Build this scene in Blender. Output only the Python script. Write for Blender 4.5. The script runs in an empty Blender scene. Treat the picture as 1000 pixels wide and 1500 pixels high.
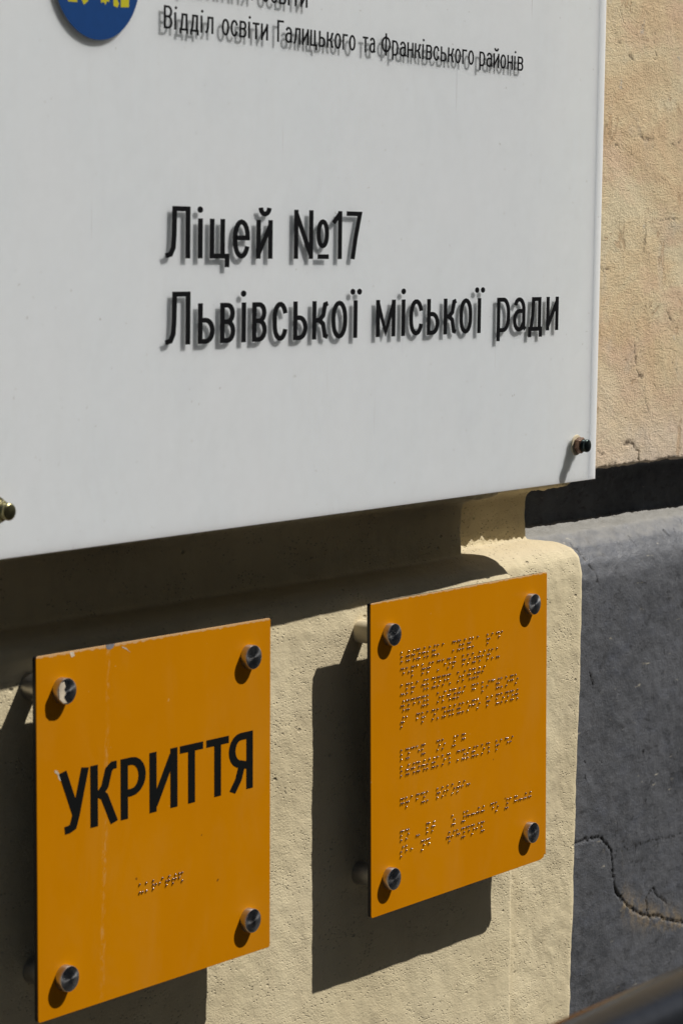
import bpy, bmesh, math, random
import numpy as np
from mathutils import Vector, Matrix
random.seed(5)
SC = bpy.context.scene
COL = SC.collection
MM = 0.001

# ------------------------------------------------------------------ camera
cam = bpy.data.objects.new('camera', bpy.data.cameras.new('camera'))
COL.objects.link(cam)
SC.camera = cam
R_ = Vector((0.60301745, -0.79772179, 0.00314521))
U_ = Vector((0.07574456, 0.06118118, 0.99524852))
F_ = Vector((0.79412386, 0.599914, -0.09731641))
rot = Matrix((R_, U_, -F_)).transposed().to_4x4()
cam.matrix_world = Matrix.Translation(Vector((-1.00825764, -1.00368153, 0.43293267))) @ rot
cam.data.sensor_fit = 'VERTICAL'
cam.data.sensor_height = 36.0
cam.data.lens = 36.0 * 3639.85 / 1500.0
cam.data.clip_start = 0.05
cam.data.clip_end = 500
cam.data.dof.use_dof = True
cam.data.dof.focus_distance = 1.86
cam.data.dof.aperture_fstop = 22

# ------------------------------------------------------------------ light
SUN = Vector((1.27, -1.0, 1.95)).normalized()      # towards the sun
w = bpy.data.worlds.new('World')
SC.world = w
w.use_nodes = True
nt = w.node_tree
bg = nt.nodes['Background']
sky = nt.nodes.new('ShaderNodeTexSky')
sky.sky_type = 'NISHITA'
sky.sun_disc = False
sky.sun_elevation = math.asin(SUN.z)
sky.sun_rotation = math.atan2(SUN.x, SUN.y)
nt.links.new(sky.outputs[0], bg.inputs[0])
bg.inputs[1].default_value = 0.06
sl = bpy.data.lights.new('sun', 'SUN')
sl.energy = 4.2
sl.angle = math.radians(0.5)
sl.color = (1.0, 0.972, 0.925)
so = bpy.data.objects.new('sun', sl)
COL.objects.link(so)
so.rotation_euler = (-SUN).to_track_quat('-Z', 'Y').to_euler()
so.location = (2, -3, 5)
SC.view_settings.view_transform = 'Standard'
SC.view_settings.look = 'None'
SC.view_settings.gamma = 1
SC.view_settings.use_curve_mapping = False
SC.view_settings.exposure = 0.25
SC.render.engine = 'CYCLES'

# ------------------------------------------------------------------ helpers
def thing(name, label, cat, mw=None, group=None):
    o = bpy.data.objects.new(name, None)
    COL.objects.link(o)
    o.empty_display_size = 0.02
    if mw is not None:
        o.matrix_world = mw
    o['label'] = label
    o['category'] = cat
    if group:
        o['group'] = group
    return o

def link(name, me, mat, parent=None, loc=(0, 0, 0), label=None, smooth=False):
    o = bpy.data.objects.new(name, me)
    COL.objects.link(o)
    if mat and not me.materials:
        me.materials.append(mat)
    if parent:
        o.parent = parent
    o.location = loc
    if label:
        o['label'] = label
    if smooth:
        me.polygons.foreach_set('use_smooth', [True] * len(me.polygons))
    return o

def mesh_pd(name, v, f):
    me = bpy.data.meshes.new(name)
    me.from_pydata([tuple(map(float, p)) for p in v], [], f)
    me.update()
    return me

def bm_mesh(name, bm):
    me = bpy.data.meshes.new(name)
    bmesh.ops.recalc_face_normals(bm, faces=bm.faces)
    bm.to_mesh(me)
    bm.free()
    return me

# lattice value noise, vectorised
_r = np.random.RandomState(11)
_T = _r.rand(64, 64, 64)
def vnoise(p):
    i = np.floor(p).astype(int)
    f = p - i
    f = f * f * (3 - 2 * f)
    i0 = i & 63
    i1 = (i + 1) & 63
    x0, y0, z0 = i0.T
    x1, y1, z1 = i1.T
    fx, fy, fz = f.T
    def L(a, b, t):
        return a + (b - a) * t
    return L(L(L(_T[x0, y0, z0], _T[x1, y0, z0], fx), L(_T[x0, y1, z0], _T[x1, y1, z0], fx), fy),
             L(L(_T[x0, y0, z1], _T[x1, y0, z1], fx), L(_T[x0, y1, z1], _T[x1, y1, z1], fx), fy), fz) - 0.5
def fbm(p, s, o=4, g=0.5):
    a = 1.0
    t = np.zeros(len(p))
    q = p / s
    for k in range(o):
        t += a * vnoise(q + 17.3 * k)
        q = q * 2.03
        a *= g
    return t

# ------------------------------------------------------------------ material helpers
class NT:
    def __init__(s, name):
        s.m = bpy.data.materials.new(name)
        s.m.use_nodes = True
        s.t = s.m.node_tree
        s.b = s.t.nodes['Principled BSDF']
        s.out = s.t.nodes['Material Output']
    def n(s, ty, **kw):
        x = s.t.nodes.new(ty)
        for k, v in kw.items():
            if k.startswith('_'):
                x.inputs[int(k[1:])].default_value = v
            else:
                setattr(x, k, v)
        return x
    def l(s, a, b):
        s.t.links.new(a, b)
    def coord(s, scale=(1, 1, 1)):
        tc = s.n('ShaderNodeTexCoord')
        mp = s.n('ShaderNodeMapping')
        mp.inputs['Scale'].default_value = scale
        s.l(tc.outputs['Object'], mp.inputs[0])
        return mp.outputs[0]
    def noise(s, vec, scale, detail=4, rough=0.5, dist=0.0):
        x = s.n('ShaderNodeTexNoise')
        x.inputs['Scale'].default_value = scale
        x.inputs['Detail'].default_value = detail
        x.inputs['Roughness'].default_value = rough
        x.inputs['Distortion'].default_value = dist
        s.l(vec, x.inputs['Vector'])
        return x.outputs['Fac']
    def ramp(s, fac, stops):
        x = s.n('ShaderNodeValToRGB')
        e = x.color_ramp.elements
        while len(e) < len(stops):
            e.new(0.5)
        for i, (p, c) in enumerate(stops):
            e[i].position = p
            if isinstance(c, (int, float)):
                c = (c, c, c)
            e[i].color = (*c, 1)
        s.l(fac, x.inputs[0])
        return x.outputs[0]
    def mix(s, fac, a, b, mode='MIX'):
        x = s.n('ShaderNodeMix', data_type='RGBA', blend_type=mode)
        for sock, v in ((x.inputs[0], fac), (x.inputs[6], a), (x.inputs[7], b)):
            if hasattr(v, 'links'):
                s.l(v, sock)
            elif isinstance(v, (int, float)):
                sock.default_value = v
            else:
                sock.default_value = (*v, 1)
        return x.outputs[2]
    def math(s, op, a, b=0.0, c=0.0):
        x = s.n('ShaderNodeMath', operation=op)
        for sock, v in zip(x.inputs, (a, b, c)):
            if hasattr(v, 'links'):
                s.l(v, sock)
            else:
                sock.default_value = v
        return x.outputs[0]
    def bump(s, h, dist, strength=1.0, normal=None):
        x = s.n('ShaderNodeBump')
        x.inputs['Strength'].default_value = strength
        x.inputs['Distance'].default_value = dist
        s.l(h, x.inputs['Height'])
        if normal is not None:
            s.l(normal, x.inputs['Normal'])
        return x.outputs[0]
    def set(s, **kw):
        for k, v in kw.items():
            k = k.replace('_', ' ')
            i = s.b.inputs[k]
            if hasattr(v, 'links'):
                s.l(v, i)
            elif isinstance(v, tuple):
                i.default_value = (*v, 1)
            else:
                i.default_value = v
        return s.m

# ---- cream painted render of the pilaster
def mat_cream():
    s = NT('cream_paint_on_render')
    v = s.coord((0.72, 1, 1.1))
    base = s.mix(s.ramp(s.noise(v, 9, 5, 0.6), [(0.35, 0.0), (0.65, 1.0)]), (0.69, 0.585, 0.37), (0.75, 0.645, 0.425))
    streak = s.ramp(s.noise(s.coord((60, 60, 5)), 1.0, 4, 0.6), [(0.42, 0.0), (0.72, 1.0)])
    base = s.mix(s.math('MULTIPLY', streak, 0.35), base, (0.62, 0.51, 0.33))
    stn = s.ramp(s.noise(s.coord((1, 1, 0.45)), 13, 6, 0.68, 0.7), [(0.50, 0.0), (0.70, 0.5)])
    base = s.mix(stn, base, (0.52, 0.43, 0.28))
    # pin holes
    vo = s.n('ShaderNodeTexVoronoi', feature='F1')
    vo.inputs['Scale'].default_value = 400
    vo.inputs['Randomness'].default_value = 1.0
    s.l(v, vo.inputs['Vector'])
    pit = s.ramp(vo.outputs['Distance'], [(0.16, 1.0), (0.30, 0.0)])
    dens = s.ramp(s.noise(v, 42, 4, 0.7), [(0.48, 0.0), (0.60, 1.0)])
    pit = s.math('MULTIPLY', pit, dens)
    vo2 = s.n('ShaderNodeTexVoronoi', feature='F1')
    vo2.inputs['Scale'].default_value = 95
    s.l(v, vo2.inputs['Vector'])
    pit2 = s.ramp(vo2.outputs['Distance'], [(0.08, 1.0), (0.16, 0.0)])
    pit2 = s.math('MULTIPLY', pit2, s.ramp(s.noise(v, 30, 3, 0.6), [(0.55, 0.0), (0.62, 1.0)]))
    pits = s.math('MAXIMUM', pit, pit2)
    base = s.mix(s.math('MULTIPLY', pits, 0.5), base, (0.20, 0.16, 0.10))
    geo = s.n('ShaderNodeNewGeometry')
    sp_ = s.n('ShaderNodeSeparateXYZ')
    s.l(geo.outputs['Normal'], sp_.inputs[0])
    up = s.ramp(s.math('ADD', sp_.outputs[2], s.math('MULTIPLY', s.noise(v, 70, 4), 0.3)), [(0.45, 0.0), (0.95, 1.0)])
    base = s.mix(s.math('MULTIPLY', up, 0.6), base, (0.44, 0.36, 0.235))  # upward faces coloured darker to hold down the sun's brightness on the ledge
    grain = s.noise(v, 700, 3, 0.6)
    mid = s.noise(v, 260, 4, 0.6)
    patch = s.ramp(s.noise(v, 26, 4, 0.6), [(0.38, 0.35), (0.62, 1.0)])
    h = s.math('ADD', s.math('MULTIPLY', s.math('MULTIPLY', grain, patch), 0.9), s.math('MULTIPLY', mid, 0.5))
    h = s.math('SUBTRACT', h, s.math('MULTIPLY', pits, 1.6))
    return s.set(Base_Color=base, Roughness=0.75, Specular_IOR_Level=0.3, Normal=s.bump(h, 0.0011, 0.62))

# ---- peach render of the upper wall
def mat_peach():
    s = NT('weathered_peach_render')
    v = s.coord((0.6, 1, 1.1))
    a = s.ramp(s.noise(v, 14, 6, 0.62, 0.6), [(0.38, (0.73, 0.54, 0.33)), (0.5, (0.77, 0.61, 0.38)), (0.62, (0.78, 0.66, 0.44))])
    pink = s.ramp(s.noise(v, 22, 4, 0.6), [(0.5, 0.0), (0.66, 0.7)])
    a = s.mix(pink, a, (0.74, 0.52, 0.35))
    grey = s.ramp(s.noise(s.coord((1, 1, 0.55)), 19, 6, 0.65, 0.8), [(0.56, 0.0), (0.70, 0.5)])
    a = s.mix(grey, a, (0.60, 0.53, 0.43))
    # damp pale zone near the foot
    sep = s.n('ShaderNodeSeparateXYZ')
    s.l(v, sep.inputs[0])
    foot = s.math('ADD', s.math('DIVIDE', s.math('SUBTRACT', sep.outputs[2], 0.935), 1.1), s.math('MULTIPLY', s.noise(v, 16, 4), 0.12))
    foot = s.ramp(foot, [(0.32, 1.0), (0.42, 0.0)])
    a = s.mix(s.math('MULTIPLY', foot, 0.8), a, (0.76, 0.62, 0.49))
    # fine cracks
    vo = s.n('ShaderNodeTexVoronoi', feature='DISTANCE_TO_EDGE')
    vo.inputs['Scale'].default_value = 16
    nz = s.n('ShaderNodeTexNoise')
    nz.inputs['Scale'].default_value = 28
    nz.inputs['Detail'].default_value = 5
    s.l(v, nz.inputs['Vector'])
    wv = s.mix(0.045, v, nz.outputs['Color'])
    s.l(wv, vo.inputs['Vector'])
    crack = s.ramp(vo.outputs['Distance'], [(0.0, 1.0), (0.012, 0.0)])
    gate = s.ramp(s.noise(v, 24, 3, 0.5), [(0.60, 0.0), (0.66, 1.0)])
    crack = s.math('MULTIPLY', crack, gate)
    a = s.mix(s.math('MULTIPLY', crack, 0.6), a, (0.16, 0.11, 0.07))
    pit = s.ramp(s.noise(v, 210, 3, 0.6), [(0.28, 1.0), (0.36, 0.0)])
    fln = s.noise(s.coord((1, 1, 0.8)), 27, 7, 0.66, 0.5)
    flake = s.ramp(fln, [(0.615, 0.0), (0.628, 1.0)])
    rim = s.ramp(fln, [(0.595, 0.0), (0.612, 0.6), (0.622, 0.6), (0.64, 0.0)])
    flake2 = s.ramp(s.noise(s.coord((1.2, 1, 1)), 41, 6, 0.65, 0.3), [(0.66, 0.0), (0.672, 1.0)])
    a = s.mix(s.math('MULTIPLY', flake, 0.55), a, (0.60, 0.40, 0.23))
    a = s.mix(s.math('MULTIPLY', flake2, 0.6), a, (0.58, 0.53, 0.47))
    a = s.mix(s.math('MULTIPLY', rim, 0.5), a, (0.33, 0.22, 0.13))
    a = s.mix(s.math('MULTIPLY', pit, 0.5), a, (0.25, 0.17, 0.10))
    atc = s.n('ShaderNodeAttribute', attribute_name='crack')
    a = s.mix(s.math('MULTIPLY', atc.outputs['Fac'], 0.85), a, (0.10, 0.07, 0.045))
    h = s.math('ADD', s.math('MULTIPLY', s.noise(v, 160, 7, 0.75), 0.8), s.math('MULTIPLY', s.noise(v, 640, 4, 0.65), 0.8))
    h = s.math('SUBTRACT', h, s.math('MULTIPLY', crack, 0.8))
    h = s.math('SUBTRACT', h, s.math('MULTIPLY', pit, 0.35))
    h = s.math('SUBTRACT', h, s.math('MULTIPLY', flake, 0.45))
    return s.set(Base_Color=a, Roughness=0.85, Specular_IOR_Level=0.2, Normal=s.bump(h, 0.0016, 0.6))

# ---- dark grey paint of the plinth
def mat_grey():
    s = NT('scuffed_grey_plinth_paint')
    v = s.coord()
    a = s.ramp(s.noise(v, 11, 6, 0.65, 0.4), [(0.34, (0.054, 0.057, 0.064)), (0.66, (0.122, 0.126, 0.137))])
    bl = s.ramp(s.noise(s.coord((0.6, 1, 1.0)), 34, 5, 0.75), [(0.5, 0.0), (0.72, 0.6)])
    a = s.mix(bl, a, (0.125, 0.135, 0.165))
    sm2 = s.ramp(s.noise(s.coord((0.65, 1, 1.2)), 75, 5, 0.7, 0.5), [(0.42, 0.0), (0.62, 0.8)])
    a = s.mix(sm2, a, (0.115, 0.118, 0.128))
    dk2 = s.ramp(s.noise(s.coord((0.6, 1, 1.1)), 120, 5, 0.72, 0.4), [(0.33, 0.75), (0.44, 0.0)])
    a = s.mix(dk2, a, (0.035, 0.035, 0.037))
    # dust on what faces upwards, by the original surface direction
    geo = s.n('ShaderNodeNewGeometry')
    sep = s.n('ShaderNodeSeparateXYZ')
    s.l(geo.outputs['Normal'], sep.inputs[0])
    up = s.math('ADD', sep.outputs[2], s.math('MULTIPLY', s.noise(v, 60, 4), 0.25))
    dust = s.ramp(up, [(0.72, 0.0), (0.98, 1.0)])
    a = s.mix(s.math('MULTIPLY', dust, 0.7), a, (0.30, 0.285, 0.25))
    # pale scuffs: stretched diagonal flecks
    mp = s.n('ShaderNodeMapping')
    mp.inputs['Rotation'].default_value = (0, math.radians(38), 0)
    mp.inputs['Scale'].default_value = (45, 45, 170)
    tc = s.n('ShaderNodeTexCoord')
    s.l(tc.outputs['Object'], mp.inputs[0])
    fl = s.ramp(s.noise(mp.outputs[0], 1.0, 3, 0.6), [(0.685, 0.0), (0.75, 1.0)])
    a = s.mix(s.math('MULTIPLY', fl, 0.75), a, (0.42, 0.38, 0.30))
    sp = s.ramp(s.noise(v, 130, 4, 0.7, 0.6), [(0.60, 0.0), (0.74, 1.0)])
    a = s.mix(s.math('MULTIPLY', sp, 0.45), a, (0.24, 0.24, 0.25))
    dk = s.ramp(s.noise(s.coord((1.6, 1, 1)), 62, 4, 0.7, 0.6), [(0.29, 1.0), (0.34, 0.0)])
    a = s.mix(s.math('MULTIPLY', dk, 0.8), a, (0.012, 0.012, 0.013))
    at = s.n('ShaderNodeAttribute', attribute_name='crack')
    a = s.mix(at.outputs['Fac'], a, (0.012, 0.011, 0.010))
    at2 = s.n('ShaderNodeAttribute', attribute_name='bare')
    bare = s.math('MULTIPLY', at2.outputs['Fac'], s.ramp(s.noise(v, 120, 4, 0.7), [(0.42, 0.0), (0.6, 1.0)]))
    a = s.mix(bare, a, (0.23, 0.18, 0.12))
    h = s.math('ADD', s.noise(s.coord((0.6, 1, 1)), 110, 7, 0.7), s.math('MULTIPLY', s.noise(v, 520, 4, 0.65), 0.5))
    h = s.math('SUBTRACT', h, s.math('MULTIPLY', dk, 0.5))
    rg = s.ramp(s.noise(v, 60, 3), [(0.3, 0.42), (0.7, 0.62)])
    return s.set(Base_Color=a, Roughness=rg, Specular_IOR_Level=0.35, Normal=s.bump(h, 0.0014, 0.7))

def mat_yellow(kind):
    s = NT('amber_engraving_sheet')
    v = s.coord()
    a = s.mix(s.ramp(s.noise(v, 12, 4, 0.5), [(0.35, 0.0), (0.65, 1.0)]), (0.60, 0.218, 0.0005), (0.63, 0.235, 0.0005))
    fade = s.ramp(s.noise(s.coord((40, 40, 9)), 1.0, 4, 0.6), [(0.5, 0.0), (0.8, 0.15)])
    a = s.mix(fade, a, (0.68, 0.27, 0.02))
    sep = s.n('ShaderNodeSeparateXYZ')
    s.l(v, sep.inputs[0])
    X, Z = sep.outputs[0], sep.outputs[2]
    # worn top edge
    top = s.math('SUBTRACT', Z, 0.1035 if kind == 1 else 0.1050)
    wear = s.math('ADD', s.math('MULTIPLY', top, 260), s.math('MULTIPLY', s.noise(s.coord((1, 1, 2)), 260, 3, 0.6), 1.0))
    wear = s.ramp(wear, [(0.95, 0.0), (1.15, 1.0)])
    a = s.mix(s.math('MULTIPLY', wear, 0.55), a, (0.70, 0.55, 0.34))
    dst = s.ramp(s.noise(s.coord((1, 1, 0.5)), 18, 7, 0.72, 0.5), [(0.50, 0.0), (0.78, 0.3)])
    a = s.mix(dst, a, (0.60, 0.27, 0.04))
    spk = s.ramp(s.noise(v, 190, 2, 0.5), [(0.75, 0.0), (0.79, 1.0)])
    a = s.mix(s.math('MULTIPLY', spk, 0.5), a, (0.72, 0.48, 0.18))
    dk = s.ramp(s.noise(s.coord((1, 1.3, 1)), 120, 1, 0.4), [(0.19, 1.0), (0.205, 0.0)])
    a = s.mix(s.math('MULTIPLY', dk, 0.8), a, (0.10, 0.04, 0.01))
    if kind == 1:   # chalky run mark down the sheet
        cx = s.math('ADD', s.math('MULTIPLY', Z, 0.034), -0.0486)
        wob = s.math('MULTIPLY', s.math('SUBTRACT', s.noise(s.coord((0, 0, 1)), 60, 3), 0.5), 0.004)
        d = s.math('ABSOLUTE', s.math('SUBTRACT', s.math('SUBTRACT', X, cx), wob))
        line = s.ramp(s.math('MULTIPLY', d, 400), [(0.15, 1.0), (0.95, 0.0)])
        br = s.ramp(s.noise(s.coord((1.2, 1, 0.45)), 330, 4, 0.75), [(0.47, 0.0), (0.62, 1.0)])
        br2 = s.ramp(s.noise(s.coord((0, 0, 1)), 22, 2, 0.5), [(0.36, 0.15), (0.6, 1.0)])
        st = s.math('MULTIPLY', s.math('MULTIPLY', line, br), br2)
        a = s.mix(s.math('MULTIPLY', st, 0.34), a, (0.76, 0.55, 0.26))
    rg = s.ramp(s.noise(v, 45, 4), [(0.3, 0.40), (0.7, 0.52)])
    return s.set(Base_Color=a, Roughness=rg, Specular_IOR_Level=0.05, Normal=s.bump(s.noise(v, 240, 3), 0.00006, 0.5))

def mat_backing():
    s = NT('white_acrylic')
    v = s.coord()
    a = s.mix(s.ramp(s.noise(v, 6, 4, 0.6), [(0.35, 0.0), (0.65, 1.0)]), (0.87, 0.925, 0.985), (0.89, 0.94, 0.99))
    stk = s.ramp(s.noise(s.coord((170, 1, 5)), 1.0, 4, 0.65), [(0.40, 0.0), (0.75, 1.0)])
    a = s.mix(s.math('MULTIPLY', stk, 0.2), a, (0.86, 0.885, 0.915))
    smd = s.ramp(s.noise(s.coord((1, 1, 0.6)), 16, 6, 0.7, 0.6), [(0.52, 0.0), (0.75, 0.35)])
    a = s.mix(smd, a, (0.77, 0.785, 0.80))
    scr = s.n('ShaderNodeMapping')
    scr.inputs['Rotation'].default_value = (0, math.radians(-33), 0)
    scr.inputs['Scale'].default_value = (320, 1, 11)
    tc2 = s.n('ShaderNodeTexCoord')
    s.l(tc2.outputs['Object'], scr.inputs[0])
    scl = s.ramp(s.noise(scr.outputs[0], 1.0, 1, 0.4), [(0.76, 0.0), (0.80, 0.6)])
    a = s.mix(scl, a, (0.62, 0.63, 0.64))
    dirt = s.ramp(s.noise(v, 260, 2, 0.5), [(0.735, 0.0), (0.77, 1.0)])
    a = s.mix(s.math('MULTIPLY', dirt, 0.5), a, (0.45, 0.43, 0.40))
    s.b.subsurface_method = 'RANDOM_WALK'
    s.b.inputs['Subsurface Weight'].default_value = 0.72
    s.b.inputs['Subsurface Radius'].default_value = (1.0, 1.0, 1.0)
    s.b.inputs['Subsurface Scale'].default_value = 0.014
    return s.set(Base_Color=a, Roughness=0.45, Specular_IOR_Level=0.3)

def mat_clear():
    s = NT('clear_acrylic')
    s.t.nodes.remove(s.b)
    tr = s.n('ShaderNodeBsdfTransparent')
    tr.inputs[0].default_value = (0.99, 0.99, 0.99, 1)
    gl = s.n('ShaderNodeBsdfGlossy')
    gl.inputs['Roughness'].default_value = 0.07
    df = s.n('ShaderNodeBsdfDiffuse')
    df.inputs[0].default_value = (0.68, 0.69, 0.70, 1)
    fr = s.n('ShaderNodeFresnel')
    fr.inputs['IOR'].default_value = 1.38
    v = s.coord((1, 1, 1))
    dust = s.ramp(s.noise(v, 30, 6, 0.7), [(0.35, 0.0), (0.7, 0.022)])
    sc = s.ramp(s.noise(s.coord((300, 300, 40)), 1.0, 2, 0.5), [(0.80, 0.0), (0.84, 0.12)])
    dm = s.math('ADD', dust, sc)
    m1 = s.n('ShaderNodeMixShader')
    s.l(dm, m1.inputs[0]); s.l(tr.outputs[0], m1.inputs[1]); s.l(df.outputs[0], m1.inputs[2])
    m2 = s.n('ShaderNodeMixShader')
    gb = s.n('ShaderNodeNewGeometry')
    s.l(s.math('MULTIPLY', s.math('MULTIPLY', fr.outputs[0], 0.3), s.math('SUBTRACT', 1.0, gb.outputs['Backfacing'])), m2.inputs[0]); s.l(m1.outputs[0], m2.inputs[1]); s.l(gl.outputs[0], m2.inputs[2])
    s.l(m2.outputs[0], s.out.inputs[0])
    return s.m

def mat_simple(name, col, rough=0.5, metal=0.0, spec=0.5, bump=0.0, var=0.0):
    s = NT(name)
    v = s.coord()
    c = col
    if var:
        c = s.mix(s.ramp(s.noise(v, 150, 4, 0.6), [(0.35, 0.0), (0.65, 1.0)]), tuple(x * (1 - var) for x in col), tuple(min(1, x * (1 + var)) for x in col))
    kw = dict(Base_Color=c, Roughness=rough, Metallic=metal, Specular_IOR_Level=spec)
    if bump:
        kw['Normal'] = s.bump(s.noise(v, 600, 4, 0.6), bump, 0.6)
    return s.set(**kw)

def mat_turned():
    s = NT('turned_steel')
    v = s.coord()
    tg = s.n('ShaderNodeTangent', direction_type='RADIAL', axis='Y')
    # concentric lathe marks
    sep = s.n('ShaderNodeSeparateXYZ')
    s.l(v, sep.inputs[0])
    r = s.math('SQRT', s.math('ADD', s.math('MULTIPLY', sep.outputs[0], sep.outputs[0]), s.math('MULTIPLY', sep.outputs[2], sep.outputs[2])))
    cb = s.n('ShaderNodeCombineXYZ')
    s.l(r, cb.inputs[0])
    n = s.noise(cb.outputs[0], 2600, 2, 0.6)
    oi = s.n('ShaderNodeObjectInfo')
    off = s.n('ShaderNodeVectorMath', operation='SCALE')
    off.inputs[0].default_value = (3, 7, 5)
    s.l(oi.outputs['Random'], off.inputs['Scale'])
    av = s.n('ShaderNodeVectorMath', operation='ADD')
    s.l(v, av.inputs[0]); s.l(off.outputs[0], av.inputs[1])
    sm = s.noise(av.outputs[0], 300, 6, 0.7)
    tarn = s.ramp(s.noise(av.outputs[0], 170, 5, 0.7, 0.5), [(0.48, 0.0), (0.62, 1.0)])
    rg = s.math('ADD', s.math('MULTIPLY', sm, 0.3), s.math('ADD', 0.1, s.math('MULTIPLY', oi.outputs['Random'], 0.12)))
    c = s.mix(s.ramp(sm, [(0.4, 0.0), (0.6, 1.0)]), (0.30, 0.315, 0.34), (0.46, 0.455, 0.45))
    c = s.mix(s.math('MULTIPLY', tarn, 0.5), c, (0.22, 0.20, 0.18))
    s.set(Base_Color=c, Metallic=1.0, Roughness=rg, Anisotropic=0.8, Normal=s.bump(n, 0.00002, 0.5))
    s.l(tg.outputs[0], s.b.inputs['Tangent'])
    return s.m

CREAM = mat_cream()
PEACH = mat_peach()
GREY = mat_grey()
YEL1, YEL2 = mat_yellow(1), mat_yellow(2)
BACK = mat_backing()
CLEAR = mat_clear()
STEEL = mat_turned()
SPACER = mat_simple('dull_steel', (0.42, 0.40, 0.37), 0.42, 1.0, 0.5, 0.00005, 0.15)
PSPACER = mat_simple('cream_paint_on_spacer', (0.62, 0.53, 0.36), 0.7, 0, 0.3, 0.0003, 0.06)
BLACKP = mat_simple('black_sheet_core', (0.012, 0.011, 0.012), 0.4, 0, 0.4, 0.00005, 0.2)
INK = mat_simple('black_vinyl', (0.008, 0.008, 0.009), 0.6, 0, 0.06)
INKY = mat_simple('black_engraved_core', (0.008, 0.009, 0.009), 0.6, 0, 0.06)
BLUE = mat_simple('blue_vinyl', (0.006, 0.055, 0.21), 0.45, 0, 0.35, 0, 0.04)
YPRINT = mat_simple('yellow_vinyl', (0.58, 0.52, 0.02), 0.5, 0, 0.3)
BEAD = mat_simple('steel_beads', (0.30, 0.26, 0.28), 0.22, 1.0, 0.5)
BRASS = mat_simple('yellow_passivated_steel', (0.30, 0.27, 0.14), 0.33, 1.0, 0.5, 0.0002, 0.35)
BROWN = mat_simple('tarnished_bronze_zinc', (0.20, 0.12, 0.08), 0.40, 0.8, 0.5, 0.0002, 0.35)
DARKST = mat_simple('oiled_dark_steel', (0.045, 0.06, 0.055), 0.28, 0.9, 0.5, 0.0002, 0.35)
RAIL = mat_simple('black_gloss_paint', (0.008, 0.009, 0.011), 0.25, 0, 0.22, 0.0001, 0.2)
PAVE = mat_simple('grey_paving', (0.10, 0.097, 0.092), 0.85, 0, 0.3, 0.0005, 0.2)

# ------------------------------------------------------------------ ground
gm = mesh_pd('pavement', [(-60, -60, -0.85), (60, -60, -0.85), (60, 5, -0.85), (-60, 5, -0.85)], [(0, 1, 2, 3)])
g = link('pavement', gm, PAVE)
g['kind'] = 'structure'

# ------------------------------------------------------------------ house added across the narrow street to block sky fill (seen only in reflections)
HOUSE = mat_simple('brown_render', (0.30, 0.26, 0.21), 0.9, 0, 0.2, 0.001, 0.2)
GLASSD = mat_simple('dark_window_glass', (0.02, 0.025, 0.03), 0.08, 0, 0.5)
hs = thing('sky_blocking_house', 'unseen brown rendered house, added across the street behind the viewer to block sky light', 'building', Matrix.Translation((0, -6.5, -0.85)))
def box_mesh(name, x0, x1, y0, y1, z0, z1):
    v = [(x, y, z) for x in (x0, x1) for y in (y0, y1) for z in (z0, z1)]
    return mesh_pd(name, v, [(0, 1, 3, 2), (4, 6, 7, 5), (0, 4, 5, 1), (2, 3, 7, 6), (0, 2, 6, 4), (1, 5, 7, 3)])
link('wall', box_mesh('wall', -22, 26, -6, 0, 0, 10.8), HOUSE, hs)
wm_ = box_mesh('window', -0.55, 0.55, -0.1, 0.02, 0, 1.7)
for fl in (1.2, 4.4, 7.6):
    for k in range(-7, 9):
        link('window', wm_, GLASSD, hs, (k * 2.8, 0.0, fl))

# ------------------------------------------------------------------ wall
wall = thing('building_wall', 'old rendered house wall, peach above a dark grey moulded plinth, with a cream pilaster carrying the signs', 'wall',
             Matrix.Translation((0, 0, -0.85)))

def dens(profile, step, hi=420):
    out = []
    for (a, b) in zip(profile[:-1], profile[1:]):
        a = np.array(a, float); b = np.array(b, float)
        st = step
        if max(a[1], b[1]) > hi + 1 or min(a[1], b[1]) < -420:
            st = 25
        n = max(1, int(round(np.linalg.norm(b - a) / st)))
        for k in range(n):
            out.append(a + (b - a) * k / n)
    out.append(np.array(profile[-1], float))
    return np.array(out)

def smooth_profile(p, it):
    p = p.copy()
    for _ in range(it):
        q = p.copy()
        q[1:-1] = 0.25 * p[:-2] + 0.5 * p[1:-1] + 0.25 * p[2:]
        far = (p[:, 1] > 420) | (p[:, 1] < -420)
        q[far] = p[far]
        p = q
    return p

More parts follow.
